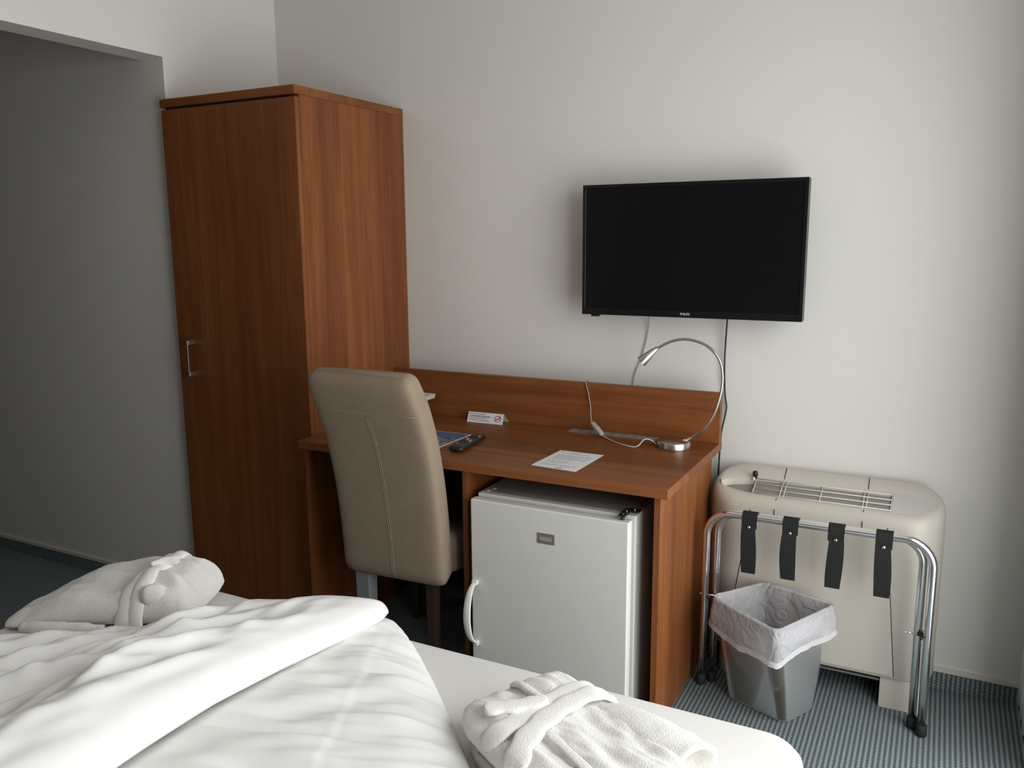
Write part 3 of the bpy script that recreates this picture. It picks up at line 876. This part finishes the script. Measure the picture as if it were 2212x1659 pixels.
for x, s_ in ((2.573, 1), (1.967, -1)):
    MB().tube([(x, -.333, .302), (x, -.276, .302)], .0035, 8).tube([(x - .012 * s_, -.302, .302), (x + .008 * s_, -.302, .302)], .006, 8).build('pivot_clip', 'blackp', t, smooth=True)
    xi = x - .040 * s_ if s_ > 0 else x - .030
    MB().tube([(x - s_ * .022, -.312, .306), (xi, -.318, .308)], .0018, 6).lathe((xi, -.318, .308), (-s_, 0, 0), [(0, .004), (.004, .004)], 10).build('pivot_pin', 'chrome', t, smooth=True)
for i, (xs_, zb_) in enumerate(((2.083, .408), (2.203, .409), (2.331, .407), (2.459, .405))):
    hw = .0225
    prof = [(-.3055, zb_ + .05), (-.3045, .55), (-.3005, .566), (-.290, .5915), (-.304, .597), (-.318, .5975), (-.3300, .590), (-.3325, .575), (-.3310, .556), (-.3370, .54), (-.338, .50), (-.336, .45), (-.331, zb_)]
    prof = [(y, z) for y, z in prof[3:]]
    back = [(-.2765, .566), (-.2745, .50), (-.3245, zb_ + .02), (-.3285, zb_)]
    outerp = catmull([Vector((0, y, z)) for y, z in prof], 4)
    r0 = []
    for j, p in enumerate(outerp):
        tg = (outerp[min(j + 1, len(outerp) - 1)] - outerp[max(j - 1, 0)]).normalized()
        nn = Vector((0, -tg.z, tg.y)) * .0009
        sk = .003 * math.sin(i * 2.1 + p.z * 18) * (1 if p.z < .55 else 0)
        bul = 1.0 if p.z > .55 else (0.93 + .10 * math.sin(math.pi * (p.z - zb_) / (.55 - zb_)))
        r0.append([(xs_ - hw * bul + sk, p.y - nn.y, p.z - nn.z), (xs_ + hw * bul + sk, p.y - nn.y, p.z - nn.z), (xs_ + hw * bul + sk, p.y + nn.y, p.z + nn.z), (xs_ - hw * bul + sk, p.y + nn.y, p.z + nn.z)])
    so_ = MB().loft(r0).build('strap', 'strap', t)
    rv = MB().lathe((xs_, -.3345, .556), (0, -1, 0), [(0, .0045), (.0018, .0045), (.0028, .0025)], 12).build('rivet', 'chrome', t)
    rv.parent = so_

# ------------------------------------------------------------------ waste bin and its liner
BR = dict(L=(1.992, -.404), B=(2.128, -.226), R=(2.346, -.300), F=(2.212, -.572))
BZ = .342
bot = [(2.040, -.365), (2.120, -.262), (2.300, -.310), (2.232, -.440)]
top = [(1.999, -.410), (2.122, -.238), (2.338, -.306), (2.213, -.560)]
def rrect(P, r, n=5):
    """rounded polygon through corners P"""
    out = []
    m = len(P)
    for i in range(m):
        A, B_, C_ = Vector(P[i - 1]), Vector(P[i]), Vector(P[(i + 1) % m])
        u_ = (A - B_).normalized(); w_ = (C_ - B_).normalized()
        s_, e_ = B_ + u_ * r, B_ + w_ * r
        for k in range(n + 1):
            q = k / n
            out.append((s_ * (1 - q) ** 2 + B_ * 2 * q * (1 - q) + e_ * q * q))
        # a few points along the side towards the next corner
        nxt = C_ - (C_ - B_).normalized() * r
        for k in range(1, 9):
            out.append(e_.lerp(nxt, k / 9))
    return out
def bring(f, z, grow=0.0, r=.028):
    P = [Vector(b_).lerp(Vector(t_), f) for b_, t_ in zip(bot, top)]
    ce = sum(P, Vector((0, 0))) / 4
    return [(p.x + (p.x - ce.x) * grow, p.y + (p.y - ce.y) * grow, z) for p in rrect(P, r)]
t = thing('waste_bin', 'smoky see through plastic waste bin standing beside the desk', 'waste bin', (2.17, -0.36, 0))
mb = MB()
mb.loft([bring(0, .003, -.06), bring(0, .002, -.02), bring(.02, .010), bring(.5, .17), bring(1, BZ)], cap0=True, cap1=False)
mb.build('bucket', 'bin', t, smooth=True)
rim = bring(1, BZ - .003, .012)
mb = MB().tube([Vector(p) for p in rim] + [Vector(rim[0])], .0032, 8, caps=False)
mb.build('rim', 'bin', t, smooth=True)

t = thing('bin_liner', 'thin white bag lining the waste bin and folded over its rim', 'bag', (2.17, -0.36, BZ))
rnd = random.Random(11)
nr = len(bring(1, 0))
def crumple(ring, amp, seed, zamp=0.0, out_only=False):
    out = []
    ce = Vector((2.17, -.36))
    for k, p in enumerate(ring):
        n_ = noise.fractal(Vector((p[0] * 22, p[1] * 22, seed)), 1, 2, 3)
        if out_only: n_ = abs(n_)
        m_ = noise.noise(Vector((p[0] * 14, p[1] * 14, seed + 5)))
        v_ = (Vector((p[0], p[1])) - ce).normalized()
        out.append((p[0] + v_.x * n_ * amp, p[1] + v_.y * n_ * amp, p[2] + m_ * zamp))
    return out
# outside cuff: deeper at the front corner
def cuffz(p, base):
    # deeper towards the front and right corners
    k = max(0.0, min(1.0, (-.26 - p[1]) / .30)); 
    return base
ringsC = []
zs = [(0, .035, 0), (.08, .042, .004), (.2, .040, .008), (.35, .055, .012), (.5, .065, .015), (.65, .075, .016), (.85, .085, .015)]
for f_, g_, am in zs:
    base = bring(1, BZ + .004, g_, .026)
    r_ = []
    for p in crumple(base, am, 2.0 + f_ * .7, 0.0, True):
        fr = max(0.0, min(1.0, (-.24 - p[1]) / .32))
        rgt = max(0.0, min(1.0, (p[0] - 2.0) / .34))
        depth = .070 + .036 * fr + .016 * rgt * (1 - fr) + .030 * noise.noise(Vector((p[0] * 9, p[1] * 9, 3)))
        r_.append((p[0], p[1], BZ + .006 - depth * f_))
    ringsC.append(r_)
MB().loft(ringsC, False, False).build('folded_cuff', 'film', t, smooth=True)
lastA = ringsC[-1]
hem = []
for f_, g_ in ((0, 0.0008), (.5, .003), (1, .004)):
    hem.append([(p[0] + (p[0] - 2.17) * g_ * 4, p[1] + (p[1] + .38) * g_ * 4, p[2] - .017 * f_) for p in lastA])
MB().loft(hem, False, False).build('hem', 'filmhem', t, smooth=True)
inn = []
for f_, z, g_, am in ((1, BZ + .006, .035, 0), (1, BZ + .009, .015, .001), (1, BZ + .007, -.02, .002), (.97, BZ - .02, -.06, .008), (.85, .27, -.12, .014), (.7, .20, -.22, .018), (.5, .14, -.34, .02), (.35, .09, -.5, .02), (.3, .06, -.68, .016)):
    inn.append(crumple(bring(f_, z, g_), am, 7 + z * 6, .004 if f_ < 1 else 0))
MB().loft(inn, False, True).build('lining', 'film', t, smooth=True)

# ------------------------------------------------------------------ curtain at the right edge
cvp = []
n = 60
def cpt(k, z):
    s_ = k / n
    y = -.035 - .42 * s_
    flare = 1 + .25 * max(0, (0.5 - z)) 
    x = 2.885 + .036 * flare * math.sin(s_ * 2 * math.pi * 5.0 + 3.6) * (1 if z < 2.3 else .6)
    return (x, y, z)
rings = []
for z in (.022, .1, .3, .6, 1.0, 1.5, 2.0, 2.4, 2.55):
    f_ = [cpt(k, z) for k in range(n + 1)]
    b_ = [(x + .0025, y, z_) for x, y, z_ in reversed(f_)]
    rings.append(f_ + b_)
co_ = MB().loft(rings).build('curtain', 'curtain', smooth=True)
tag(co_, 'grey curtain hanging to the floor at the right edge by the window', 'curtain')

# ------------------------------------------------------------------ bed
BX0, BX1, BY0, BY1 = .56, 2.397, -3.25, -1.283
BT = .500
t = thing('bed', 'white double bed mattress with a smooth fitted sheet', 'bed', (1.47, -2.27, 0))
def rr(x0, x1, y0, y1, r, z, n=8):
    out = []
    for cx_, cy_, a0 in ((x1 - r, y1 - r, 0), (x0 + r, y1 - r, 90), (x0 + r, y0 + r, 180), (x1 - r, y0 + r, 270)):
        for k in range(n + 1):
            q = math.radians(a0 + 90 * k / n)
            out.append((cx_ + r * math.cos(q), cy_ + r * math.sin(q), z))
    return out
mb = MB()
rings = []
for z, i_, r in ((.255, .012, .07), (.262, .004, .07), (.30, 0, .07), (.455, 0, .07), (.478, .004, .07), (.491, .012, .07), (.498, .024, .07), (.500, .040, .07), (.5005, .3, .05)):
    rings.append(rr(BX0 + i_, BX1 - i_, BY0 + i_, BY1 - i_, r, z))
mb.loft(rings).build('mattress', 'sheet', t, smooth=True)
MB().box(BX0 + .03, BX1 - .03, BY0 + .03, BY1 - .03, .09, .2545).build('bed_base', 'bedbase', t, bevel=.01)
for x in (BX0 + .12, BX1 - .12):
    for y in (BY0 + .12, BY1 - .12):
        MB().cyl(x, y, .0005, .0898, .028).build('leg', 'blackp', t)

# duvets, each folded to a point towards the foot of the bed
def ridged(a_):
    return 1 - np.abs(a_) * 2
def f_wr_b(x, y):
    # fine creases running across, fanning from the crease line
    r1 = nz(x, y, .34, .030, 3.0, math.radians(28), 3)
    r2 = nz(x, y, .22, .075, 9.0, math.radians(38), 2)
    r3 = ridged(nz(x, y, .40, .055, 15.0, math.radians(22), 2))
    fade = np.clip((x - 1.44) / .10, 0, 1)
    dl = ((x - 1.555) - (-1.52 - y) * .42) / 1.085                 # stitched seam line
    r4 = nz(x, y, .22, .016, 27.0, math.radians(20), 2)
    return (r1 * .012 + r2 * .013 + r3 * .007 + r4 * .004) * fade + .0012 * np.exp(-(dl / .006) ** 2) - .0010 * np.exp(-((dl - .014) / .008) ** 2)
def f_H_b(x, y):
    c_ = np.clip(1 - (x - 1.40) / .62, 0, 1)                     # falls away towards the window side
    return (.062 + .030 * np.clip((-1.35 - y) / .5, 0, 1)) * (.46 + .74 * c_) * (1 - .28 * np.clip((1.47 - x) / .08, 0, 1))
polyB = [(1.30, -1.35), (1.38, -1.288), (1.475, -1.292), (1.70, -1.488), (1.90, -1.69), (2.12, -1.93), (2.22, -2.4), (2.22, -2.82), (1.30, -2.82)]
mb = MB(); cushion(mb, polyB, .501, f_H_b, .13, .007, .30, f_wr_b)
tb_ = mb.build('duvet', 'linen', smooth=True, relax=2)
tag(tb_, 'white duvet with fine creases on the right half of the bed', 'duvet', 'duvets folded on the bed')
def zb_a(x, y):
    over = np.clip((x - .95) / .45, 0, 1)
    return .501 + (.055 + .038 * np.clip((-1.35 - y) / .5, 0, 1)) * over * over * (3 - 2 * over)
def f_H_a(x, y):
    g = .068 + .050 * np.clip((-1.36 - y) / .65, 0, 1)
    side = np.clip((x - .78) / .60, 0, 1)
    return g * (.88 + .12 * side)
def f_wr_a(x, y):
    r1 = nz(x, y, .40, .052, 21.0, math.radians(80), 2)
    r2 = ridged(nz(x, y, .30, .080, 33.0, math.radians(98), 2))
    r3 = nz(x, y, .14, .040, 41.0, math.radians(60), 2)
    far = np.clip((-1.34 - y) / .40, .10, 1) * (1 - .35 * np.clip((1.0 - x) / .3, 0, 1))
    left = np.clip((1.47 - x) / .16, .05, 1)
    return (r1 * .046 + (r2 - .6) * .022 + r3 * .014) * far * left
polyA = [(.58, -2.80), (.58, -1.92), (.78, -1.785), (.99, -1.605), (1.24, -1.418), (1.40, -1.335), (1.470, -1.322), (1.494, -1.39), (1.488, -1.52), (1.475, -1.70), (1.475, -2.00), (1.50, -2.30), (1.50, -2.80)]
mb = MB(); cushion(mb, polyA, zb_a, f_H_a, .115, .007, .34, f_wr_a)
ta_ = mb.build('duvet', 'linen', smooth=True, relax=4)
tag(ta_, 'puffy white duvet rolled to a point on the left half of the bed', 'duvet', 'duvets folded on the bed')

# ------------------------------------------------------------------ bathrobes
def bathrobe(o3, ang, label, mirror, k_len, seed, zb=.501, lift=1.0):
    ca, sa = math.cos(ang), math.sin(ang)
    t = thing('bathrobe', label, 'bathrobe', o3, 0, 'folded bathrobes on the bed')
    def fr(u_, v_, z):
        v_ = v_ * mirror
        return (o3[0] + u_ * ca - v_ * sa, o3[1] + u_ * sa + v_ * ca, z)
    def R(u0, u1, v0, v1, j=0.0):
        return [(u0, v0), ((u0 + u1) / 2, v0 - j), (u1, v0), (u1 + j, (v0 + v1) / 2), (u1, v1), ((u0 + u1) / 2, v1 + j), (u0, v1), (u0 - j, (v0 + v1) / 2)]
    wr = lambda x, y: nz(x, y, .16, .045, seed, .15, 3) * .016
    body = MB()
    Lb = .40 * k_len
    cushion(body, R(.012, Lb, .006, .262, .006), zb, .034 * lift, .022, .006, .5, None, 2, fr)
    cushion(body, R(.006, Lb + .02, .010, .268, .004), zb + .026 * lift, .030 * lift, .020, .006, .5, None, 2, fr)
    cushion(body, R(-.004, Lb - .01, -.002, .262, .008), zb + .046 * lift, .048 * lift, .042, .005, .42, wr, 2, fr)
    body.build('robe_body', 'terry', t, smooth=True)
    Ht = zb + .094 * lift
    def ztop(u_, v_):        # rough top of the body
        e_ = min(u_ + .004, Lb - u_, v_ + .002, .262 - v_)
        tt = max(0, min(1, e_ / .042))
        return zb + .046 * lift + .048 * lift * (.42 + .58 * math.sqrt(1 - (1 - tt) ** 2))
    def ribbon(path, wdt, thk, name, mat, lay=.0):
        P_ = catmull([Vector((p[0], p[1], 0)) for p in path], 8)
        rings = []
        for j, p in enumerate(P_):
            tg = (P_[min(j + 1, len(P_) - 1)] - P_[max(j - 1, 0)]).normalized(); nn = Vector((-tg.y, tg.x, 0))
            endk = min(1, min(j, len(P_) - 1 - j) / 2 + .45)
            w_ = wdt * (1 + .10 * math.sin(j * .9 + seed)) * endk
            r_ = []
            for k in range(16):
                q = 2 * math.pi * k / 16
                a_ = math.copysign(abs(math.cos(q)) ** .7, math.cos(q)); b_ = math.copysign(abs(math.sin(q)) ** .7, math.sin(q))
                pp = p + nn * a_ * w_
                zz = ztop(pp.x, pp.y) if -.004 < pp.x < Lb and -.002 < pp.y < .262 else zb + .05 * lift
                zc = ztop(min(max(p.x, 0.0), Lb), min(max(p.y, .004), .256))
                if p.y > .27 or p.y < -.008: zc = min(zc, zb + .05 * lift)
                r_.append(fr(pp.x, pp.y, .35 * zz + .65 * zc + lay + thk * (b_ + .55)))
            rings.append(r_)
        return MB().loft(rings).build(name, mat, t, smooth=True)
    ribbon([(.135, -.006), (.128, .05), (.112, .12), (.098, .19), (.100, .245), (.112, .268)], .021, .005, 'belt', 'belt', .004)
    ribbon([(.225, -.006), (.195, .03), (.160, .09), (.138, .16), (.132, .225), (.150, .268)], .022, .005, 'belt', 'belt', .009)
    ribbon([(.072, .030), (.085, .060), (.100, .10), (.106, .14)], .019, .006, 'belt', 'belt', .010)
    ribbon([(-.002, .135), (.030, .137), (.085, .140)], .008, .006, 'lapel', 'terry', .003)
    ribbon([(.185, .090), (.24, .088), (Lb - .02, .080)], .009, .004, 'lapel', 'terry', .003)
    # sleeve folded along the far side, its cuff open towards the end of the bundle
    sl = MB(); rings = []
    path = catmull([Vector(p) for p in ((.13, .235, zb + .062 * lift), (.20, .245, zb + .072 * lift), (.28, .262, zb + .066 * lift), (.345, .275, zb + .052 * lift))], 6)
    for j, p in enumerate(path):
        k_ = j / (len(path) - 1)
        w_ = .034 + .020 * k_; h_ = .016 + .020 * k_
        ring_ = []
        for k in range(24):
            q = 2 * math.pi * k / 24
            m_ = 1 + .10 * noise.noise(Vector((k * .5, j * .6, seed)))
            ring_.append(fr(p.x, p.y + math.cos(q) * w_ * m_, p.z + math.sin(q) * h_ * m_ + .006))
        rings.append(ring_)
    last = path[-1]
    for ins, dx in ((.90, .004), (.80, .001), (.72, -.02), (.62, -.05)):
        rings.append([fr(last.x + dx, last.y + math.cos(2 * math.pi * k / 24) * .054 * ins, last.z + math.sin(2 * math.pi * k / 24) * .036 * ins + .006) for k in range(24)])
    sl.loft(rings).build('sleeve', 'terry', t, smooth=True)
    return t, fr
bathrobe((1.812, -1.622, .501), math.radians(-30), 'folded white bathrobe on the bare sheet, nearer to the fridge', 1, .98, 4.0, lift=.95)

def rolled_robe(o3, ang, label, seed, zb=.501):
    ca, sa = math.cos(ang), math.sin(ang)
    t = thing('bathrobe', label, 'bathrobe', o3, 0, 'folded bathrobes on the bed')
    def fr(u_, v_, z):
        return (o3[0] + u_ * ca + v_ * sa, o3[1] + u_ * sa - v_ * ca, z)
    WV = .25
    ku = [0, .05, .12, .17, .21, .28, .33, .37, .41, .46]
    kh = [.095, .116, .120, .108, .100, .094, .082, .062, .038, .022]
    def Hn(u_): return np.interp(u_, ku, kh)
    wr = lambda x, y: (nz(x, y, .34, .040, seed, .10, 3) * .028 + ridged(nz(x, y, .5, .07, seed + 4, .16, 2)) * .014 - .010) * np.clip((x - .0) / .1, .3, 1) * (1 - .8 * np.exp(-((x - .132) / .042) ** 2))
    poly = [(0, .02), (.03, 0), (.15, -.012), (.30, -.016), (.42, -.020), (.47, -.005), (.48, .08), (.45, .20), (.36, .25), (.25, WV), (.03, WV), (0, WV - .03)]
    body = MB()
    cushion(body, poly, zb, lambda x, y: Hn(x), .085, .0055, .34, wr, 1, fr)
    body.build('robe_body', 'terry', t, smooth=True)
    def zt(u_, v_):
        d_ = min(u_, v_ + .010, WV - v_)
        tt = max(0, min(1, d_ / .085)); h_ = float(Hn(u_))
        w_ = float(wr(np.array([u_]), np.array([v_]))[0]) * math.sqrt(max(0, 1 - (1 - tt) ** 2)) ** 1.6
        return zb + h_ * (.34 + .66 * math.sqrt(max(0, 1 - (1 - tt) ** 2))) + w_
    def band(u_a, u_b, wdt, name, lift_):
        """flat belt wrapped over the bundle from the near side to the far side"""
        pts = [(-.016, zb + .004), (-.020, zb + .02), (-.018, zb + .04)]
        vs_ = np.linspace(-.008, WV - .004, 26)
        pts += [(float(v_), None) for v_ in vs_]
        rings = []
        for k, (v_, z_) in enumerate(pts):
            f_ = k / (len(pts) - 1)
            uc = u_a + (u_b - u_a) * f_
            w_ = wdt * (1 + .08 * math.sin(k * .7 + seed))
            def zz(uu): return z_ if z_ is not None else zt(uu, v_) + lift_
            top_, bot_ = [], []
            for q in np.linspace(-1, 1, 7):
                uu = uc + q * w_; h_ = .0055 * math.sqrt(max(0, 1 - abs(q) ** 3)) + .0008 * math.cos(q * 14)
                if k < 5: top_.append((uu, v_ - h_, zz(uc))); bot_.append((uu, v_ + .003, zz(uc)))
                else: top_.append((uu, v_, .5 * zz(uu) + .5 * zz(uc) + h_)); bot_.append((uu, v_, .5 * zz(uu) + .5 * zz(uc) - .004))
            rings.append([fr(*p_) for p_ in top_ + bot_[::-1]])
        MB().loft(rings).build(name, 'belt', t, smooth=True)
    band(.156, .128, .022, 'belt', .001)
    band(.128, .106, .019, 'belt', .005)
    # loose belt end standing up over the top and a rolled cuff beside it
    e0 = Vector((.135, .10, zt(.135, .10) + .006))
    MB().tube([fr(*e0), fr(.112, .115, e0.z + .008), fr(.090, .122, e0.z + .010), fr(.078, .126, e0.z + .013)], [.014, .013, .012, .009], 14, 5, flat=.35).build('belt', 'belt', t, smooth=True)
    cf = MB(); rings = []
    for f_, rr_ in ((0, .022), (.3, .027), (.7, .026), (1, .018)):
        u_, v_ = .112 - .045 * f_, .004 + .018 * f_
        zc = zt(.09, .02) - .012
        rings.append([fr(u_ + .0 * q, v_ + rr_ * math.cos(q) * .6, zc + rr_ * math.sin(q)) for q in (2 * math.pi * k / 20 for k in range(20))])
    cf.loft(rings).build('cuff', 'terry', t, smooth=True)
    # loose hem along the near side
    hm = [(.20, -.024, zb + .016), (.26, -.032, zb + .020), (.33, -.036, zb + .020), (.40, -.030, zb + .018)]
    MB().tube([fr(*p_) for p_ in hm], [.010, .014, .016, .012], 14, 6, flat=.9).build('hem', 'terry', t, smooth=True)
rolled_robe((1.015, -1.512, .501), math.radians(204), 'rolled white bathrobe beside the hallway opening, behind the puffy duvet', 15.0)

clean_props()
